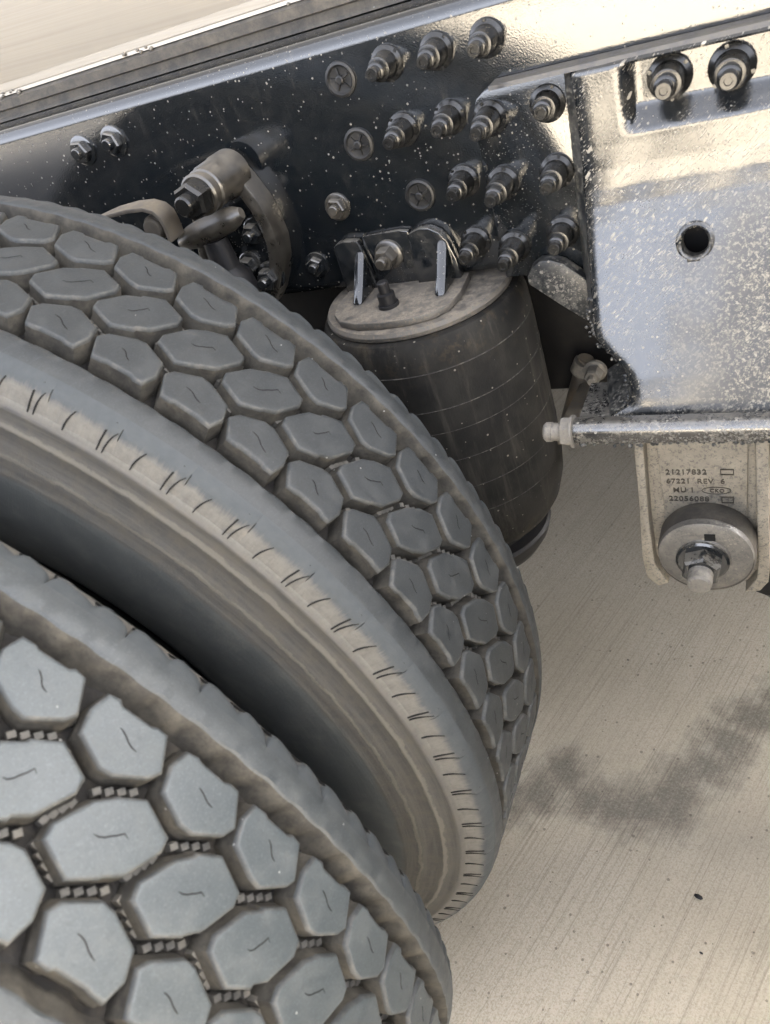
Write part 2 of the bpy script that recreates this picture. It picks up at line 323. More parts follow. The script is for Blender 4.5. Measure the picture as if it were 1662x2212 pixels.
def block_mesh(name, poly, sipe, depth=.0210, top='tread', seed=0):
    rn = random.Random(seed); P = [Vector((a * UP + rn.uniform(-.0007, .0007), b / 1000 + rn.uniform(-.0007, .0007))) for a, b in poly]; n = len(P)
    k1, k2, k3 = rn.uniform(.7, 1.15), rn.uniform(.5, 1.3), rn.uniform(-.04, .04); sipe = [(sipe[3][0] + k3 + (a - sipe[3][0]) * k1, sipe[3][1] + (c - sipe[3][1]) * k2) for a, c in sipe]
    if sum(P[i].x * P[(i + 1) % n].y - P[(i + 1) % n].x * P[i].y for i in range(n)) < 0: P.reverse()
    cen = sum(P, Vector((0, 0))) / n
    def off(d):
        out = []
        for i in range(n):
            e0 = (P[i] - P[i - 1]).normalized(); e1 = (P[(i + 1) % n] - P[i]).normalized()
            n0 = Vector((e0.y, -e0.x)); n1 = Vector((e1.y, -e1.x)); k = (n0 + n1); k /= max(.9, k.length_squared / 2) if k.length > 0 else 1
            out.append(P[i] + k * d)
        return out
    rings = [(off(.0021), -depth), (off(.0017), -.0115), (off(.0008), -.0103), (off(.0004), -.0034), (off(-.0002), -.0009), (off(-.0013), -.0001), (off(-.0030), 0)]
    K = len(rings)
    vs = []; fs = []; mi = []
    for pts, h in rings: vs += [wrap(p.x, p.y, h) for p in pts]
    inner = [cen + (p - cen) * .5 for p in P]; vs += [wrap(p.x, p.y, 0) for p in inner]; vs.append(wrap(cen.x, cen.y, 0))
    for j in range(K):
        for i in range(n):
            fs.append((j * n + i, j * n + (i + 1) % n, (j + 1) * n + (i + 1) % n, (j + 1) * n + i)); mi.append(1 if j < 3 else (3 if j < 5 else 0))
    for i in range(n): fs.append((K * n + i, K * n + (i + 1) % n, (K + 1) * n)); mi.append(0)
    S = [Vector((a * UP, b / 1000)) for a, b in sipe]; o = len(vs)
    for i, p in enumerate(S):
        d = (S[min(i + 1, len(S) - 1)] - S[max(i - 1, 0)]).normalized(); q = Vector((-d.y, d.x)) * (.00042 if 0 < i < len(S) - 1 else .0002)
        vs += [wrap((p + q).x, (p + q).y, .00018), wrap((p - q).x, (p - q).y, .00018)]
    for i in range(len(S) - 1): fs.append((o + 2 * i, o + 2 * i + 1, o + 2 * i + 3, o + 2 * i + 2)); mi.append(2)
    me = bpy.data.meshes.new(name); me.from_pydata(vs, [], fs)
    for m in (M[top], M['tread_side'], M['sipe'], M['worn']): me.materials.append(m)
    me.polygons.foreach_set('material_index', mi)
    bm = bmesh.new(); bm.from_mesh(me); bmesh.ops.recalc_face_normals(bm, faces=bm.faces)
    for f in bm.faces:
        f.smooth = f.material_index != 2
    for e in bm.edges:
        if e.is_manifold and e.calc_face_angle(0) > .80: e.smooth = False
    bm.to_mesh(me); bm.free(); return me
def block_set(top): return {r: [block_mesh('tread_block', p, q, top=top, seed=i * 7 + 1) for i in range(5)] for r, p, q in (('F', F_POLY, F_SIPE), ('C', C_POLY, C_SIPE), ('N', N_POLY, N_SIPE))}
MESH_GLARE = block_set('tread_glare'); MESH_BLOCK = block_set('tread')
# shoulder ribs: scalloped outer edge with a thin slit once per pitch, stepped inner wall
FR = [0, .06, .12, .19, .25, .31, .36, .382, .387, .393, .398, .44, .50, .57, .64, .71, .78, .85, .90, .92, .96]
def edge_y(f):
    k = [(-.10, 105.6), (-.07, 105.3), (0, 107.6), (.03, 108.4), (.15, 107.9), (.30, 106.6), (.37, 104.9), (.39, 103.5), (.41, 107.5), (.45, 107.6), (.52, 108.4), (.66, 107.7), (.80, 106.6), (.90, 105.6), (.93, 105.3), (1, 107.6), (1.03, 108.4)]
    for i in range(len(k) - 1):
        if k[i][0] <= f <= k[i + 1][0]:
            t = (f - k[i][0]) / (k[i + 1][0] - k[i][0]); return (k[i][1] * (1 - t) + k[i + 1][1] * t) / 1000
def rib_mesh(sgn, top='tread'):
    vs = []; fs = []; mi = []; cols = 0; rnd = random.Random(3)
    for b in range(NB):
        for f in FR:
            th = (b + f) * DP; yE = edge_y(f); yE = .1072 + (yE - .1072) * (1.55 if sgn > 0 else .3); slit = f in (.387, .393)
            st = .0020 * (0.5 + 0.5 * math.sin(4 * PI * f + .6)) + .0016 * (1 if (f * 2 % 1) < .5 else 0)
            pr = [(.0655 + st * .5, .5035), (.0695 + st, .5115), (.0735 + st * .75, .5185), (.0772 + st * .25, .5235), (.0795 + st * .1, .5249), (.088, .5243), (.096, .5224),
                  (yE - .0032, .5185 - (.005 if slit and sgn > 0 else 0)), (yE, .5155 - (.007 if slit else 0)), (yE + .0022, .5105), (.1122, .5035), (.1142, .4985)]
            # rib profile mirrored for the other shoulder, point-symmetric round the circumference like the blocks
            for y, r in pr: vs.append((r * math.sin(sgn * th), sgn * y, r * math.cos(sgn * th)))
            cols += 1
    n = len(pr)
    for c in range(cols):
        d = (c + 1) % cols
        for j in range(n - 1):
            fs.append((c * n + j, d * n + j, d * n + j + 1, c * n + j + 1)); mi.append(1 if j < 3 else (0 if j < 6 else 2))
    me = bpy.data.meshes.new('shoulder_rib'); me.from_pydata(vs, [], fs)
    for m in (M[top], M['tread_side'], M['sidewall']): me.materials.append(m)
    me.polygons.foreach_set('material_index', mi)
    bm = bmesh.new(); bm.from_mesh(me); bmesh.ops.recalc_face_normals(bm, faces=bm.faces)
    c = bm.faces[0] if not hasattr(bm.faces, 'ensure_lookup_table') else (bm.faces.ensure_lookup_table() or bm.faces[3])
    ce = c.calc_center_median()
    if c.normal.dot(Vector((ce.x, 0, ce.z))) < 0: bmesh.ops.reverse_faces(bm, faces=bm.faces)
    for f in bm.faces: f.smooth = True
    for e in bm.edges:
        if e.is_manifold and e.calc_face_angle(0) > .7: e.smooth = False
    bm.to_mesh(me); bm.free(); return me
MESH_RIB = {1: rib_mesh(1), -1: rib_mesh(-1)}; MESH_RIBP = {1: rib_mesh(1, 'rib_glare'), -1: rib_mesh(-1, 'rib_glare')}
def carcass_mesh():
    prof = [(-.112, .5030), (-.1150, .4975), (-.1172, .4955), (-.1185, .4938), (-.1180, .4915), (-.1196, .4815), (-.1218, .4790), (-.1226, .4770), (-.1219, .4745), (-.1262, .4630), (-.1290, .4580), (-.1300, .4560), (-.1310, .4490), (-.1335, .4440), (-.1345, .4420), (-.1355, .4300), (-.1375, .4100), (-.1365, .3850), (-.1310, .3550), (-.1210, .3250), (-.1120, .3050), (-.108, .2950), (-.1, .288)]
    floor = [(-.070, .5046), (-.03, .5050), (.03, .5050), (.070, .5046)]
    full = [(-a, b) for a, b in prof[::-1]] + [(.108, .5046)] + floor[::-1] + [(-.108, .5046)] + prof
    vs = []; fs = []; mi = []; S = 232; n = len(full)
    for k in range(S):
        t = 2 * PI * k / S
        vs += [(r * math.sin(t), y, r * math.cos(t)) for y, r in full]
    for k in range(S):
        d = (k + 1) % S
        for j in range(n - 1):
            fs.append((k * n + j, d * n + j, d * n + j + 1, k * n + j + 1)); mi.append(0 if 22 <= j <= 27 else 1)
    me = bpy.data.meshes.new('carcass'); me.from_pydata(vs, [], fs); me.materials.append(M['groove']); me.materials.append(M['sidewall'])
    me.polygons.foreach_set('material_index', mi)
    bm = bmesh.new(); bm.from_mesh(me); bmesh.ops.recalc_face_normals(bm, faces=bm.faces)
    for f in bm.faces: f.smooth = True
    for e in bm.edges:
        if e.is_manifold and e.calc_face_angle(0) > .9: e.smooth = False
    bm.to_mesh(me); bm.free(); return me
MESH_CARCASS = carcass_mesh()
def place_on(u, v, h0, h1, du, dv, rot, mb):
    """a little block standing on the tread floor, turned by rot"""
    c, s = math.cos(rot), math.sin(rot); q = [(-du, -dv), (du, -dv), (du, dv), (-du, dv)]
    lo = [wrap(u + a * c - b * s, v + a * s + b * c, h0) for a, b in q]; hi = [wrap(u + (a * c - b * s) * .8, v + (a * s + b * c) * .8, h1) for a, b in q]
    mb.add(lo + hi, [(4, 5, 6, 7), (0, 1, 5, 4), (1, 2, 6, 5), (2, 3, 7, 6), (3, 0, 4, 7)])
def ejector_mesh():
    mb = MB()
    def seg(a, b, k):
        A = Vector((a[0] * UP, a[1] / 1000)); B = Vector((b[0] * UP, b[1] / 1000)); ro = math.atan2((B - A).y, (B - A).x)
        for i in range(4):
            p = A.lerp(B, (i + .5) / 4); place_on(p.x + k * UP, p.y, -.0225, -.0130, .0030, .0025, ro + .35, mb)
    for k in range(NB):
        for s in (1, -1):                                              # s=-1 : the same joints turned by half a turn about a middle block
            def t(p): return p if s == 1 else (.8 - p[0], -p[1])
            seg(t((-.44, 28.5)), t((-.06, 17.0)), k); seg(t((.04, 17.2)), t((.47, 31.5)), k)
        seg((.98, 9.5), (.81, -9.5), k)
    return mb.mesh('groove_ejectors', M['ejector'], None)
def slot_mesh(sgn):
    """thin wear slits across the shoulder: a pair at each block, a single one half a pitch on"""
    mb = MB(); rn = random.Random(4)
    for k in range(NB):
        for f0, wd, y0, r0 in ((.39, .00045, .1010, .5205), (.475, .00035, .1065, .5155), (.90, .00040, .1075, .5140)):
            f0 += rn.uniform(-.02, .02); pts = []
            for i in range(5):
                t = i / 4; yy = y0 + (.1150 - y0) * t; r = r0 + (.4985 - r0) * t
                # the rib bulges between its edge and the wall: stay on that curve
                r = .5224 + (.5155 - .5224) * (yy - .096) / .0112 if yy < .1072 else .5155 + (.4985 - .5155) * (yy - .1072) / .0075
                th = (k + f0 + .10 * (1 - t) ** 2) * DP; pts.append((th, yy, r))
            for i in range(4):
                vs = []
                for th, yy, r in (pts[i], pts[i + 1]):
                    w_ = wd * (.35 + 1.3 * math.sin(PI * (.15 + .7 * (i + (th == pts[i + 1][0])) / 4))) / R
                    for dt in (-w_, w_):
                        for dr in (-.001, .0006): vs.append(((r + dr) * math.sin(th + dt), sgn * (yy + dr * .7), (r + dr) * math.cos(th + dt)))
                mb.add(vs, [(1, 3, 7, 5), (0, 1, 5, 4), (2, 6, 7, 3), (0, 2, 3, 1), (4, 5, 7, 6)])
    return mb.mesh('shoulder_slits', M['sipe'], None)
MESH_EJ = ejector_mesh(); MESH_SLOT = {1: slot_mesh(1), -1: slot_mesh(-1)}
def make_tyre(y, ph, label, blocks, ribs):
    """ph: angle of the first block of the row nearest the frame"""
    t = thing('tyre', label, (0, y, R))
    def ch(nm, me, ang, lab=None):
        if 'first' in t: del t['first']; t.data = me; return t
        o = link(nm, me, t); o.rotation_euler = (0, ang, 0)
        if lab: o['label'] = lab
        return o
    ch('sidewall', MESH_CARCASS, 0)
    ch('shoulder_rib', ribs[1], ph); ch('shoulder_rib', ribs[-1], ph + .78 * DP)
    e = ch('stone_ejectors', MESH_EJ, ph); e['kind'] = 'stuff'
    for s in (1, -1):
        e = ch('shoulder_slits', MESH_SLOT[s], ph + (.78 * DP if s < 0 else 0)); e['kind'] = 'stuff'
    hidden = []
    for k in range(NB):
        for row, o0 in (('F', 0.), ('C', .40), ('N', .78)):
            a = ph + (k + o0) * DP
            a = (a + PI) % (2 * PI) - PI
            if -1.0 < a < 2.35: ch('tread_block', blocks[row][(k * 3 + k // 4) % 5], a)
            else: hidden.append((row, a))
    bm = bmesh.new()                                                    # the rest of the tread, turned away from the photograph, as one piece
    for row, a in hidden:
        n0 = len(bm.verts); bm.from_mesh(blocks[row][0]); bm.verts.ensure_lookup_table()
        bmesh.ops.transform(bm, matrix=Matrix.Rotation(a, 4, 'Y'), verts=bm.verts[n0:])
    me = bpy.data.meshes.new('tread_remainder')
    for m in (M['tread'], M['tread_side'], M['sipe'], M['worn']): me.materials.append(m)
    bm.to_mesh(me); bm.free(); e = ch('tread_remainder', me, 0); e['kind'] = 'stuff'
    rim = MB(); rim.lathe([(.300, -.118), (.292, -.112), (.284, -.10), (.272, -.06), (.268, 0), (.272, .06), (.284, .10), (.292, .112), (.300, .118)], (0, y, R), '-y', 64, False)
    rim.lathe([(.268, -.01), (.16, -.05), (.05, -.05)], (0, y, R), '-y', 64, True)
    part('wheel_rim', rim, M['dark'], t)
    return t
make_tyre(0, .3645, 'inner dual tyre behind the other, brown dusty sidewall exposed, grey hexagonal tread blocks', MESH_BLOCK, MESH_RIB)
make_tyre(-.3278, .8593 - 5 * DP, 'outer dual tyre nearest the camera at the bottom left, glare-paled hexagonal tread blocks', MESH_GLARE, MESH_RIBP)
def plain_tyre(x, y, ph):
    t = bpy.data.objects.new('tyre', MESH_CARCASS); COL.objects.link(t); t.parent = truck; t.location = (x, y, R); t.rotation_euler = (0, ph, 0)
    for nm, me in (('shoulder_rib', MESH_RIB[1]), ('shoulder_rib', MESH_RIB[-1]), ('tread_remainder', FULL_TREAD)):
        o = link(nm, me, t)
        if nm == 'tread_remainder': o['kind'] = 'stuff'
    return t
bm = bmesh.new()
for k in range(NB):
    for row, o0 in (('F', 0.), ('C', .40), ('N', .78)):
        n0 = len(bm.verts); bm.from_mesh(MESH_BLOCK[row][k % 5]); bm.verts.ensure_lookup_table(); bmesh.ops.transform(bm, matrix=Matrix.Rotation((k + o0) * DP, 4, 'Y'), verts=bm.verts[n0:])
FULL_TREAD = bpy.data.meshes.new('tread_remainder'); bm.to_mesh(FULL_TREAD); bm.free()
for m in (M['tread'], M['tread_side'], M['sipe'], M['worn']): FULL_TREAD.materials.append(m)
for k, (x, y) in enumerate(((1.37, 0), (1.37, -.3278), (0, 1.51), (0, 1.838), (1.37, 1.51), (1.37, 1.838))): plain_tyre(x, y, k * .7)      # the other dual tyres of the tandem, unseen, added to shade the ground
hub = MB(); hub.lathe([(.09, -.25), (.13, -.2), (.13, .2), (.09, .32), (.075, .5), (.075, 1.3)], (0, .1, R), '-y', 32, True)
hub.v = [(x, 2 * .1 - yy, z) for x, yy, z in hub.v]
ax = thing('drive_axle', 'black axle tube running under the frame behind the dual tyres', (0, .6, R)); part('axle_tube', hub, M['dark'], ax)

# ------------------------------------------------------------------ frame rail
FY = .33
fr = thing('frame_rail', 'black glossy chassis rail with rows of collared bolts and a rounded top corner', (0, FY, .803))
prof = []
def arc(cy, cz, r, a0, a1, n=8): return [(cy + r * math.cos(math.radians(a0 + (a1 - a0) * i / n)), cz + r * math.sin(math.radians(a0 + (a1 - a0) * i / n))) for i in range(n + 1)]
ro, ri, tk = .014, .006, .008
out_ = [(FY + .09, .803)] + arc(FY + ro, .803 + ro, ro, 270, 180) + arc(FY + ro, 1.056 - ro, ro, 180, 90) + [(FY + .09, 1.056)]
inn_ = [(FY + .09, 1.056 - tk)] + arc(FY + tk + ri, 1.056 - tk - ri, ri, 90, 180) + arc(FY + tk + ri, .803 + tk + ri, ri, 180, 270) + [(FY + .09, .803 + tk)]
b = MB(); b.prism(out_ + inn_, -3.0, 1.9, 'x'); part('rail', b, M['paint'], fr, .5)
def bolt_mesh():
    b = MB()
    b.lathe([(.0176, 0), (.0178, .002), (.0172, .0042), (.0150, .0058), (.0134, .0070), (.0128, .0100), (.0121, .0270), (.0114, .0292), (.0098, .0296)], (0, 0, 0), '-y', 28)
    for k in range(3):
        t = 2 * PI * k / 3 + .5; b.box((.0160 * math.cos(t) - .0014, -.0065, .0160 * math.sin(t) - .0014), (.0160 * math.cos(t) + .0014, -.0030, .0160 * math.sin(t) + .0014))
    p = MB(); p.lathe([(.0088, .0280), (.0088, .0385), (.0080, .0392), (.0066, .0396), (.0066, .0430), (.0060, .0434), (.0066, .0440), (.0066, .0490), (.0058, .0505), (.0032, .0505), (.0028, .0490)], (0, 0, 0), '-y', 24)
    b.add(p.v, p.f); return b.mesh('lock_bolt', M['bolt'], .5)
BM = bolt_mesh()
def bolt(x, y, z, parent, s=1., rot=0., sl=1.):
    o = link('lock_bolt', BM, parent); o.location = Vector((x, y, z)) - parent.location; o.scale = (s * .92, s * sl * .96, s * .92); o.rotation_euler = (0, rot, 0)
    return o
for i, (x, z) in enumerate([(.4126, 1.0212), (.4628, 1.0204), (.511, 1.02), (.4116, .9617), (.4616, .9632), (.4607, .9028), (.459, .84)]):
    bolt(x, FY, z, fr, 1, random.uniform(0, 6), random.uniform(.84, .96))
def star_mesh():
    b = MB(); b.lathe([(.0165, 0), (.0160, .0022), (.0135, .0030), (.0118, .0012), (.0105, .0010)], (0, 0, 0), '-y', 28)
    b.lathe([(.0045, 0), (.0042, .0045), (.003, .0052)], (0, 0, 0), '-y', 12)
    for k in range(5):
        t = 2 * PI * k / 5 + .4; c, s = math.cos(t), math.sin(t)
        b.add([(c * .004 - s * .0013, -.0008, s * .004 + c * .0013), (c * .004 + s * .0013, -.0008, s * .004 - c * .0013), (c * .0105 + s * .0013, -.0008, s * .0105 - c * .0013), (c * .0105 - s * .0013, -.0008, s * .0105 + c * .0013),
               (c * .004 - s * .0008, -.0030, s * .004 + c * .0008), (c * .004 + s * .0008, -.0030, s * .004 - c * .0008), (c * .0105 + s * .0008, -.0026, s * .0105 - c * .0008), (c * .0105 - s * .0008, -.0026, s * .0105 + c * .0008)],
              [(4, 5, 6, 7), (0, 1, 5, 4), (1, 2, 6, 5), (2, 3, 7, 6), (3, 0, 4, 7)])
    return b.mesh('marked_bolt_head', M['star'], .5)
SM = star_mesh()
for i, (x, z) in enumerate([(.3603, 1.0177), (.3592, .9567), (.4105, .8962)]):
    o = link('marked_bolt_head', SM, fr); o.location = Vector((x, FY, z)) - fr.location; o.rotation_euler = (0, i * 1.9, 0)
def hex_mesh(name, mat, s=1., lobes=False):
    b = MB(); b.lathe([(.0150 * s, 0), (.0148 * s, .0018), (.0128 * s, .0026)], (0, 0, 0), '-y', 24)
    b.lathe([(.0112 * s, .002), (.0112 * s, .0085 * s), (.0098 * s, .0102 * s)], (0, 0, 0), '-y', 6)
    b.lathe([(.0056 * s, .009 * s), (.0056 * s, .0135 * s), (.0046 * s, .0145 * s)], (0, 0, 0), '-y', 14)
    return b.mesh(name, mat, .4)
HX = hex_mesh('hex_bolt', M['paint_up']); HXD = hex_mesh('hex_bolt', M['dustmetal']); HXB = hex_mesh('hex_bolt', M['brownbolt'])
for x, z, me, rt in ((.3127, .8992, HXB, .2), (.2627, .8387, HX, .5), (.0077, 1.0143, HX, .1), (.0578, 1.0156, HX, .35)):
    o = link('hex_bolt', me, fr); o.location = Vector((x, FY, z)) - fr.location; o.rotation_euler = (0, rt, 0); o.scale = (1.15, 1.15, 1.15) if x < .1 else (1, 1, 1)

# ------------------------------------------------------------------ the truck's body above the rail: brushed panel, seal, and an added unseen shell that throws shade
bd = thing('truck_body', 'brushed aluminium body side above the frame rail, black seal along its bottom edge', (0, .42, 1.086))
b = MB(); b.box((-14, .42, 1.0865), (1.64, .426, 7.5)); part('side_panel', b, M['alu'], bd, None)  # panel carried far up and along, out of view, to throw shade
b = MB(); b.prism([(.4135, 1.0840), (.4195, 1.0840), (.4195, 1.0965), (.4175, 1.0965), (.4170, 1.0885), (.4140, 1.0875)], -14, 1.64, 'x'); part('bottom_trim', b, M['alu'], bd, None)
b = MB(); b.prism([(.4130, 1.0570), (.432, 1.0570), (.432, 1.0830), (.4150, 1.0830), (.4105, 1.0800), (.4105, 1.0700), (.4150, 1.0680), (.4150, 1.0600)], -14, 1.64, 'x'); part('rubber_seal', b, M['seal'], bd, .4)
b = MB(); b.box((-14, .4265, 1.09), (1.64, 2.1, 1.12)); b.box((-14, .4265, 7.47), (1.64, 2.1, 7.5)); b.box((-14, 2.1, .05), (3.4, 2.13, 1.09)); b.box((2.05, .34, .12), (2.08, 2.1, 1.088)); b.box((-14, 2.1, 1.09), (1.64, 2.13, 7.5)); b.box((1.61, .4265, 1.12), (1.64, 2.1, 7.47)); part('shade_shell', b, M['dark'], bd, None)  # unseen box, skirt and end board added to block the sun
dirt = MB(); rd = random.Random(5)
for k in range(16):
    x = rd.choice([.06, -.145, .30, .10]) + rd.uniform(-.02, .02); z = 1.086 + rd.uniform(-.004, .002); r = rd.uniform(.0012, .0034)
    dirt.lathe([(r * .3, 0), (r, r * .4), (r * .8, r), (r * .3, r * 1.3)], (x, .4135, z), '-y', 7, ph=rd.random())
e = part('dirt_clods', dirt, M['dustmetal'], bd, 1.2); e['kind'] = 'stuff'

# ------------------------------------------------------------------ air spring and its bracket
ASX, ASY = .380, .326
asp = thing('air_spring', 'worn black rubber air spring bellows under the frame rail', (ASX, ASY, .43))
b = MB(); b.lathe([(.04, .790), (.100, .790), (.112, .787), (.1165, .779), (.119, .765), (.1205, .74), (.1215, .70), (.1225, .65), (.1235, .60), (.1235, .56), (.1205, .528), (.113, .502), (.103, .486), (.094, .480), (.04, .478)][::-1], (ASX, ASY, 0), 'z', 72)
part('bellows', b, M['bag'], asp)
for zz, rr in ((.7530, .1200), (.7085, .1215), (.6800, .1220), (.6420, .1228), (.6020, .1236), (.5640, .1236)):
    b = MB(); b.lathe([(rr - .0006, -.0010), (rr + .0002, 0), (rr - .0006, .0010)], (ASX, ASY, zz), 'z', 96, False); part('mould_line', b, M['ring'], asp)
b = MB(); b.lathe([(.05, .7885), (.104, .7885), (.1065, .7905), (.1070, .7945), (.1045, .7985), (.10, .7990), (.02, .7990)], (ASX, ASY, 0), 'z', 64); part('bead_plate', b, M['foot'], asp, .5)
b = MB(); b.lathe([(.05, .405), (.062, .406), (.076, .418), (.088, .436), (.093, .452), (.090, .456), (.078, .459), (.076, .466), (.088, .472), (.091, .479), (.05, .484)], (ASX, ASY, 0), 'z', 56); part('piston', b, M['dark'], asp, .5)
arm = thing('suspension_arm', 'dark suspension arm from the axle to the base of the air spring', (0, .31, .40))
b = MB(); b.tube([(-.1, .31, .40), (.1, .31, .385), (.25, .315, .375), (.36, .32, .38), (.40, .323, .395)], [.05, .05, .042, .036, .03], 14); part('arm_beam', b, M['dark'], arm)

br = thing('air_spring_bracket', 'dusty black two ribbed bracket bolted to the rail above the air spring', (.37, .32, .80))
b = MB()
b.prism([(.297, .801), (.2975, .858), (.301, .862), (.311, .8645), (.3285, .8625), (.3325, .845), (.3365, .815), (.337, .801)], .3295, .3175)
part('back_plate', b, M['paint_up'], br, .5, .0012)
b = MB(); b.prism([(.3875, .801), (.3885, .82), (.3905, .862), (.397, .8640), (.405, .8662), (.415, .8655), (.4255, .859), (.432, .849), (.4375, .828), (.4385, .801)], .3295, .3175); part('back_plate', b, M['paint_up'], br, .5, .0012)
b = MB(); b.prism([(.337, .801), (.3365, .82), (.3325, .853), (.3335, .8645), (.345, .8655), (.378, .8655), (.3885, .8635), (.3895, .853), (.3875, .82), (.3875, .801)], .3295, .3235); part('web_plate', b, M['paint_up'], br, .5, .001)
b = MB(); b.prism([(.299, .3295), (.300, .283), (.307, .260), (.322, .2425), (.346, .2325), (.376, .2300), (.407, .2330), (.430, .2420), (.4435, .258), (.4480, .283), (.4440, .3295)], .7996, .8075, 'z'); part('foot', b, M['foot'], br, .5, .0012)
for x0, x1 in ((.3215, .3345), (.4200, .4330)):
    b = MB(); b.prism([(.3185, .853), (.309, .842), (.295, .826), (.276, .8070), (.3185, .8070)], x0, x1, 'x'); part('rib', b, M['paint'], br, .5, .0038)
o = link('nut', HXB, br); o.location = Vector((.3605, .3235, .842)) - br.location; o.scale = (1.1, 2.0, 1.1)
b = MB(); b.lathe([(.0115, .8075), (.0115, .8105), (.0095, .811), (.0095, .822), (.0062, .823), (.0062, .834), (.005, .8355)], (.3715, .268, 0), 'z', 18); part('stud', b, M['dark'], br, .5)

# ------------------------------------------------------------------ suspension hanger
hg = thing('suspension_hanger', 'large black cast hanger bracket with chipped reflective face, round hole and bolt pocket', (.68, .30, .65))
b = MB(); b.prism([(.487, .801), (.487, .958), (.4885, .967), (.4935, .9755), (.502, .981), (.512, .9835), (.60, .9838), (.60, .760), (.556, .760), (.530, .784), (.520, .797), (.505, .801)], .3296, .3185)
part('mounting_flange', b, M['paint'], hg, .5, .0015)
b = MB(); b.prism([(.514, .798), (.5145, .806), (.5205, .8160), (.530, .8215), (.541, .8215), (.553, .8160), (.570, .800), (.580, .785), (.585, .745), (.566, .752), (.545, .770)], .3185, .3020)
part('corner_ear', b, M['edge'], hg, .5, .003)
for x, z, sl in ((.5037, .9578, 1), (.5042, .898, 1), (.503, .8339, 1), (.5578, .9595, .62), (.5567, .90, .95), (.5532, .8413, .85)):
    bolt(x, .3185, z, hg, 1, random.uniform(0, 6), sl)
def interp(tab, z):
    for i in range(len(tab) - 1):
        if tab[i][0] >= z >= tab[i + 1][0]:
            t = (tab[i][0] - z) / (tab[i][0] - tab[i + 1][0]); t2 = t; return tab[i][1] * (1 - t2) + tab[i + 1][1] * t2
    return tab[0][1] if z > tab[0][0] else tab[-1][1]
YT = [(.99, .2985), (.92, .2985), (.90, .2978), (.885, .2962), (.87, .2932), (.855, .2890), (.84, .2840), (.80, .2690), (.76, .2535), (.72, .2380), (.70, .2310), (.69, .2280), (.68, .2255), (.64, .2250)]
XT = [(.99, .5845), (.935, .5850), (.885, .5828), (.86, .5825), (.80, .5830), (.765, .5835), (.757, .5850), (.746, .5935), (.735, .6045), (.724, .6125), (.713, .6165), (.702, .6170), (.694, .6140), (.688, .6030), (.683, .5960), (.678, .5935), (.64, .5930)]
def sst(a, b, x): t = max(0, min(1, (x - a) / (b - a))); return t * t * (3 - 2 * t)
PX0, PZ0, PZ1 = .6235, .9245, .9790
HX0, HZ0 = .6775, .8305
def face_y(x, z):
    y = interp(YT, z)
    p = sst(PX0, PX0 + .012, x) * sst(PZ0, PZ0 + .022, z) * (1 - sst(.9785, .9805, z)) * (1 - sst(.760, .772, x))
    return y + .0155 * p + .00035 * math.sin(x * 60 + z * 35) + .0002 * math.sin(x * 140 - z * 90)
xs = [0, .0012, .003, .006, .010, .016]; t = .016
NZ = 150; zs = [.679 + (.984 - .679) * i / NZ for i in range(NZ + 1)]
XS = xs + [.016 + .0036 * i for i in range(1, 112)]
vs = []; fs = []
for z in zs:
    xl = interp(XT, z)
    for i, dx in enumerate(XS):
        x = xl + dx; y = face_y(x, z)
        if dx < .010: y += .0065 * (1 - math.sqrt(max(0, 1 - (1 - dx / .010) ** 2)))
        if z > .980: y += .004 * ((z - .980) / .004) ** 2
        vs.append((x, y, z))
W = len(XS)
def in_hole(q): 
    cx = sum(vs[k][0] for k in q) / 4 - HX0; cz = sum(vs[k][2] for k in q) / 4 - HZ0; return (cx / .0140) ** 2 + (cz / .0152) ** 2 < 1
for j in range(NZ):
    for i in range(W - 1):
        q = (j * W + i, j * W + i + 1, (j + 1) * W + i + 1, (j + 1) * W + i)
        if not in_hole(q): fs.append(q)
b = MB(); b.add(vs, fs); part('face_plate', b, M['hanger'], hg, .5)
# gritty side wall running back from the face to the mounting flange
vs = []; fs = []
for j, z in enumerate(zs):
    xl = interp(XT, z); y0 = face_y(xl + .001, z) + .0062
    back = (.5745 + (.984 - z) * -.040) if z > .775 else .5662 + max(0, (.775 - z)) * .05
    if z < .765: back = min(xl - .006, .5662 + sst(.765, .712, z) * .036 - sst(.700, .680, z) * .026)
    for k in range(5):
        t = k / 4; jx = random.uniform(-.0007, .0007) if 0 < k < 4 else 0
        vs.append((xl * (1 - t) + back * t + jx, y0 * (1 - t) + .3200 * t, z + jx))
for j in range(NZ):
    for k in range(4): fs.append((j * 5 + k, j * 5 + k + 1, (j + 1) * 5 + k + 1, (j + 1) * 5 + k))
b = MB(); b.add(vs, fs); part('side_wall', b, M['edge'], hg, .9)
b = MB(); b.prism([(.3020, .9835), (.3285, .9835), (.3285, .9868), (.3050, .9868)], .512, .99, 'x'); part('top_edge', b, M['brownbolt'], hg, .5)
b = MB(); b.lathe([(.0116, .020), (.0116, .0015), (.0126, -.0004), (.0140, -.0012), (.0158, -.0006), (.0172, .0012)], (0, 0, 0), '-y', 36, False)
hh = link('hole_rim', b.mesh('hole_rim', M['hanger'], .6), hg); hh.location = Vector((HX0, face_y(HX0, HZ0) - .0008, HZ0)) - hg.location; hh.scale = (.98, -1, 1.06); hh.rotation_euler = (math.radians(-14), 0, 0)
b = MB(); b.box((.60, .3215, .66), (.97, .3255, .98)); part('back_plate', b, M['dark'], hg, None)
for x, z, dz in ((.6618, .9610, 0), (.709, .9585, 0)):
    o = bolt(x, .3138, z, hg, 1.12, random.uniform(0, 6), .78)
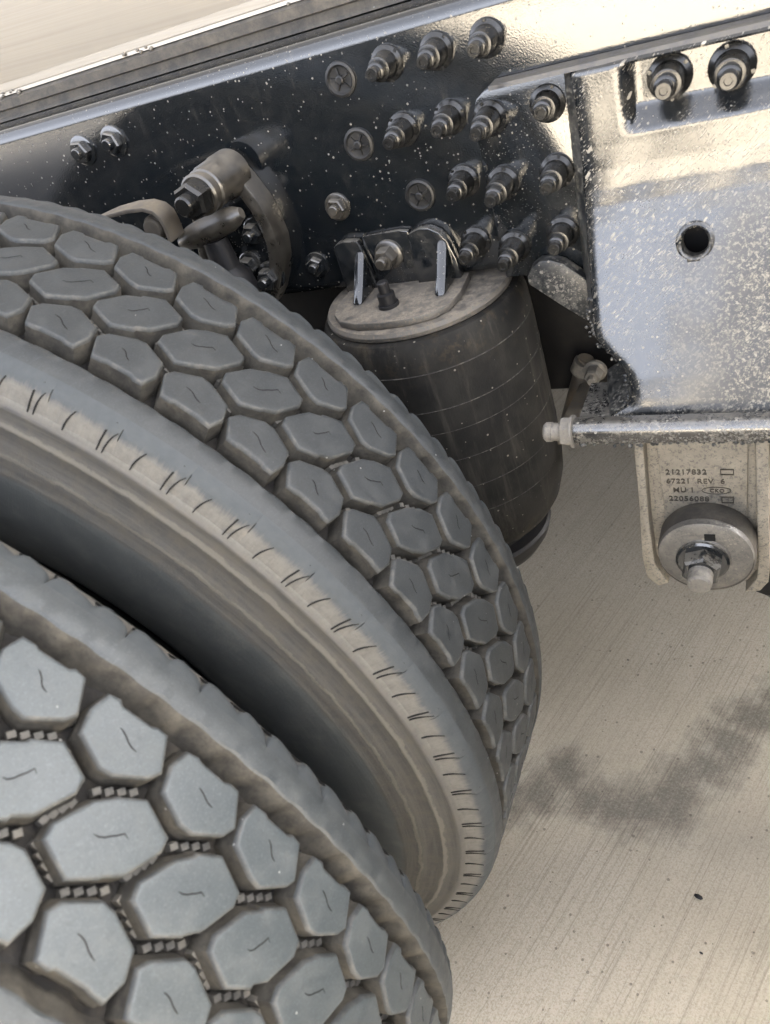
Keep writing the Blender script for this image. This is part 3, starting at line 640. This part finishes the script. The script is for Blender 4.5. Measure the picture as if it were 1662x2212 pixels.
# lower lip, cross pin, nut
b = MB(); lip = [(.3000, .6790), (.2270, .6790), (.2225, .6880), (.2160, .6910), (.2100, .6920)] + arc(.2080, .6830, .0095, 85, 200, 8) + [(.1995, .6760), (.2010, .6705), (.2050, .6680), (.3000, .6680)]
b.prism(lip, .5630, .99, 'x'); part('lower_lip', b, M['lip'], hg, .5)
b = MB(); b.lathe([(.0145, 0), (.0150, .001), (.0150, .0095), (.0138, .0108)], (.5620, .2080, .6810), '-x', 6, ph=.2); b.lathe([(.0165, -.002), (.0165, .0005)], (.5620, .2080, .6810), '-x', 20); part('nut', b, M['dustmetal'], hg, .4)
b = MB(); b.lathe([(.0092, .008), (.0092, .0195), (.0102, .0205), (.0102, .0260), (.0080, .0285)], (.5620, .2080, .6810), '-x', 16); part('pin_end', b, M['dustmetal'], hg, .5)
b = MB(); rg = random.Random(11)
for k in range(70):
    x = rg.uniform(.566, .75); r = rg.uniform(.0010, .0030); b.lathe([(r, 0), (r * .9, r * .6), (r * .4, r)], (x, .2035 + rg.uniform(-.002, .004), .6680 + rg.uniform(-.0015, .0012)), '-y', 6, ph=rg.random())
for k in range(60):
    z = rg.uniform(.69, .80); xl = interp(XT, z); r = rg.uniform(.0008, .0022); b.lathe([(r, 0), (r * .9, r * .6), (r * .4, r)], (xl - rg.uniform(-.001, .006), face_y(xl, z) + rg.uniform(.004, .012), z), '-y', 6, ph=rg.random())
e = part('caked_dirt', b, M['edge'], hg, 1.2); e['kind'] = 'stuff'

# ------------------------------------------------------------------ spring bracket hanging below, with bushing and lettering
yk = thing('spring_bracket', 'cream speckled yoke bracket with cast part numbers and a large bushing bolt', (.675, .26, .43))
def xe(z, l): 
    return interp([(.64, .6205), (.44, .6125 + .006)], z) if l else .737
b = MB(); b.prism([(.6225, .6615), (.6155, .470), (.6170, .452), (.6240, .440), (.6380, .4330), (.672, .4290), (.7080, .4330), (.7260, .4390), (.7345, .4500), (.7360, .470), (.7360, .6615)], .275, .2560); part('back_plate', b, M['yoke'], yk, .5, .002)
b = MB(); b.prism([(.6325, .6610), (.7200, .6610), (.7175, .580), (.7150, .480), (.6360, .480), (.6335, .580)], .2565, .2500); part('number_plate', b, M['yoke'], yk, .5, .0010)
b = MB(); b.prism([(.6125, .6615), (.6225, .6615), (.6190, .540), (.6195, .470), (.6290, .4480), (.6330, .4400), (.6200, .4340), (.6085, .4480), (.6060, .480), (.6100, .56)], .2700, .2400); part('side_flange', b, M['yoke'], yk, .5, .002)
b = MB(); b.prism([(.7255, .6615), (.7370, .6615), (.7385, .470), (.7370, .4500), (.7290, .4360), (.7130, .4330), (.7180, .4420), (.7255, .4560), (.7270, .480)], .2700, .2400); part('side_flange', b, M['yoke'], yk, .5, .002)
BX, BZ = .6785, .5195
b = MB(); b.lathe([(.0480, 0), (.0495, .004), (.0495, .028), (.0475, .036)], (BX - .001, .2500, BZ - .012), '-y', 56); part('rubber_bush', b, M['seal'], yk, .5)
b = MB(); b.lathe([(.0460, 0), (.0470, .002), (.0465, .009), (.0430, .0105), (.0260, .0105), (.0240, .0120), (.0215, .0128)], (BX, .2130, BZ), '-y', 56); part('washer', b, M['washer'], yk, .5)
b = MB(); b.box((BX + .001, .2012, BZ + .0255), (BX + .0115, .2030, BZ + .0335)); part('washer_slot', b, M['sipe'], yk, None)
b = MB(); b.lathe([(.0265, .011), (.0265, .0145), (.0240, .0160)], (BX - .002, .2130, BZ - .002), '-y', 32); b.lathe([(.0200, .015), (.0206, .017), (.0204, .0300), (.0180, .0330)], (BX - .002, .2130, BZ - .002), '-y', 6, ph=.35); part('nut', b, M['paint_up'], yk, .4)
b = MB(); b.lathe([(.0122, .031), (.0126, .033), (.0119, .035), (.0126, .037), (.0119, .039), (.0126, .041), (.0120, .0480), (.0100, .0500), (.004, .0504)], (BX - .002, .2130, BZ - .002), '-y', 20); part('threaded_end', b, M['dustmetal'], yk, .5)
def text(s, x, z, h, parent, y=.2497, name='lettering'):
    c = bpy.data.curves.new(name, 'FONT'); c.body = s; c.size = h; c.extrude = .0004; c.space_character = 1.12; c.offset = .00012
    o = bpy.data.objects.new(name, c); COL.objects.link(o); o.location = (x, y, z); o.rotation_euler = (PI / 2, 0, 0)
    dg = bpy.context.evaluated_depsgraph_get(); me = bpy.data.meshes.new_from_object(o.evaluated_get(dg)); mw = Matrix.Translation((x, y, z)) @ Matrix.Rotation(PI / 2, 4, 'X')
    me.transform(mw); bpy.data.objects.remove(o); me.materials.clear(); me.materials.append(M['letter'])
    return give(parent, name, me)
text('21217832', .6390, .5935, .0092, yk); text('67221  REV  6', .6390, .5815, .0088, yk); text('MU 1', .6450, .5695, .0088, yk); text('22056088', .6400, .5575, .0092, yk)
def frame_mark(x0, z0, x1, z1, t=.0010):
    b = MB(); y0, y1 = .2503, .2490
    for a, c in (((x0, y1, z0), (x1, y0, z0 + t)), ((x0, y1, z1 - t), (x1, y0, z1)), ((x0, y1, z0 + t), (x0 + t, y0, z1 - t)), ((x1 - t, y1, z0 + t), (x1, y0, z1 - t))): b.box(a, c)
    part('cast_mark', b, M['letter'], yk, None)
frame_mark(.6925, .5930, .7055, .6005); frame_mark(.6925, .5555, .7045, .5640)
b = MB(); oval = [(.6880 + .0140 * math.cos(2 * PI * k / 24), .5720 + .0046 * math.sin(2 * PI * k / 24)) for k in range(24)]
b.tube([(x, .2498, z) for x, z in oval] + [(oval[0][0], .2498, oval[0][1])], .0005, 5, cap=False); part('cast_mark', b, M['letter'], yk)
text('CKO', .6815, .5698, .0062, yk)

# ------------------------------------------------------------------ shock absorber mount on the rail
sh = thing('shock_mount', 'dark triangular shock absorber mount with a thick rim and protruding stud', (.20, FY, .90))
outl = [(.118, .800), (.128, .880), (.146, .940), (.158, .964), (.172, .975), (.190, .9795), (.205, .9775), (.216, .969), (.226, .952), (.236, .928), (.2405, .903), (.241, .880), (.2355, .858), (.226, .838), (.214, .820), (.200, .806)]
n = len(outl); inn = [(.186 + (x - .186) * .74, .893 + (z - .893) * .80) for x, z in outl]
vs = [(x, .3296, z) for x, z in outl] + [(x, .3010, z) for x, z in outl] + [(x, .3000, z) for x, z in inn] + [(x, .3200, z) for x, z in inn]
fs = [(j * n + i, j * n + (i + 1) % n, (j + 1) * n + (i + 1) % n, (j + 1) * n + i) for j in range(3) for i in range(n)] + [tuple(3 * n + i for i in range(n))]
b = MB(); b.add(vs, fs); part('mount_plate', b, M['brownbolt'], sh, .5, .0012)
b = MB(); b.prism([(.186 + (x - .186) * .73, .893 + (z - .893) * .79) for x, z in outl], .3120, .3095); part('inner_web', b, M['paint'], sh, .5)
sx, sz = .2060, .9600
b = MB(); b.lathe([(.024, .000), (.0245, .020), (.0225, .026), (.0215, .050), (.0225, .0515), (.0225, .0555), (.0205, .057), (.0205, .0625), (.0218, .064), (.0218, .068), (.0195, .070)], (sx, .318, sz), '-y', 32); part('stud_sleeve', b, M['brownbolt'], sh, .5)
b = MB(); b.lathe([(.0190, .069), (.0195, .071), (.0195, .086), (.0165, .090)], (sx, .318, sz), '-y', 6, ph=.3); b.lathe([(.0105, .088), (.0105, .099), (.0085, .101)], (sx, .318, sz), '-y', 18); part('stud_nut', b, M['bolt'], sh, .4)
for x, z, y, s in ((.2140, .8960, .3094, 1.0), (.2120, .8420, .3094, 1.15), (.1900, .8590, .3094, 1.0)):
    o = link('hex_bolt', HX, sh); o.location = Vector((x, y, z)) - sh.location; o.scale = (s, s * 1.6, s); o.rotation_euler = (0, x * 40, 0)
sb = thing('shock_absorber', 'brown dusty shock absorber eye under the mount stud', (.18, .265, .60))
b = MB(); pts = [(.140 + .086 * i / 10, .268 + .012 * i / 10, .909 + .017 * i / 10) for i in range(11)]
b.tube(pts, [.0055, .0105, .0128, .0138, .0140, .0140, .0140, .0138, .0130, .0108, .006], 16); part('eye', b, M['brownbolt'], sb)
b = MB(); b.lathe([(.026, .50), (.027, .52), (.027, .84), (.024, .862), (.016, .872), (.014, .905)], (.182, .274, 0), 'z', 28); part('damper_body', b, M['dark'], sb, .6)
st = thing('hose_strap', 'bent tan dusty strap above the inner tyre beside the shock mount', (.12, .25, .95))
arcp = [(.025, .25, .9480), (.050, .25, .9550), (.085, .25, .9605), (.115, .25, .9620), (.136, .25, .9605), (.148, .25, .9555), (.154, .25, .9480), (.155, .25, .938), (.154, .25, .922)]
vs = []; fs = []
for i, p in enumerate(arcp):
    d = (Vector(arcp[min(i + 1, 8)]) - Vector(arcp[max(i - 1, 0)])).normalized(); q = Vector((-d.z, 0, d.x)) * .0022
    for sy in (-.013, .013): vs += [Vector(p) + q + Vector((0, sy, 0)), Vector(p) - q + Vector((0, sy, 0))]
for i in range(8):
    a, c = i * 4, i * 4 + 4
    fs += [(a, a + 2, c + 2, c), (a + 1, c + 1, c + 3, a + 3), (a, c, c + 1, a + 1), (a + 2, a + 3, c + 3, c + 2)]
b = MB(); b.add(vs, fs); part('strap_band', b, M['strap'], st, .7, .0006)
b = MB(); b.lathe([(.013, 0), (.0145, .002), (.0145, .020), (.0125, .0215), (.0125, .024), (.0105, .026)], (.1260, .275, .9340), '-y', 24); part('hose_fitting', b, M['strap'], st, .5)

# ------------------------------------------------------------------ parts half hidden between the air spring and the hanger
pp = thing('rusty_pipe', 'tan rusty pipe with a collar between the air spring and the hanger', (.50, .45, .55))
b = MB(); b.tube([(.480, .455, .520), (.5130, .452, .605), (.520, .452, .622)], .0105, 16); part('pipe_body', b, M['strap'], pp)
b = MB(); b.tube([(.5120, .450, .603), (.5195, .450, .618)], .0150, 16); part('collar', b, M['dustmetal'], pp)
o = link('hex_bolt', HXD, pp); o.location = Vector((.533, .438, .612)) - pp.location; o.scale = (1.0, 2.0, 1.0)
lf = thing('axle_clamp', 'dust caked clamp plate in the gap behind the hanger corner', (.56, .38, .58))
b = MB(); b.prism([(.500, .330), (.560, .330), (.575, .36), (.575, .52), (.515, .52)], .575, .590, 'z'); part('clamp_plate', b, M['strap'], lf, .5, .002)
cm = thing('crossmember', 'black crossmember under the rails stretched to darken the gap behind the air spring', (.5, .9, .72))
b = MB(); b.prism([(-.5, .66), (.40, .66), (.44, .565), (.60, .565), (.62, .585), (.62, .80), (-.5, .80)], .47, 1.40); part('gap_filler', b, M['dark'], cm, .5, .004)  # crossmember widened into a solid block to keep the gaps behind it black
ta = thing('trailing_arm', 'dark rubbery arm end at the right edge below the yoke bracket', (.80, .38, .35))
b = MB(); b.tube([(.735, .385, .52), (.738, .385, .40), (.752, .385, .335), (.785, .385, .285), (.85, .385, .24), (1.1, .385, .18)], [.05, .05, .05, .05, .05, .05], 24); part('arm_beam', b, M['dark'], ta)

# ------------------------------------------------------------------ grit lying on the slab
for k, (x, y, r) in enumerate(((.658, .083, .0042), (.668, .012, .0018), (.506, .47, .0016))):
    b = MB(); b.lathe([(r * .5, -.001), (r, .0004), (r * .9, r * .35), (r * .35, r * .6)], (0, 0, 0), 'z', 7, ph=k); me = b.mesh('pebble', M['dark'], 1.)
    o = link('pebble', me, None, (x, y, .006)); o.scale = (1.5, .8, 1); o.rotation_euler = (0, 0, -.3)
    o['label'] = ('dark chip of stone lying on bare concrete, biggest of the three', 'tiny dark speck of stone on the concrete near the bottom right', 'tiny dark speck of stone on the concrete under the bushing')[k]; o['category'] = 'pebble'; o['group'] = 'stone chips on the concrete'
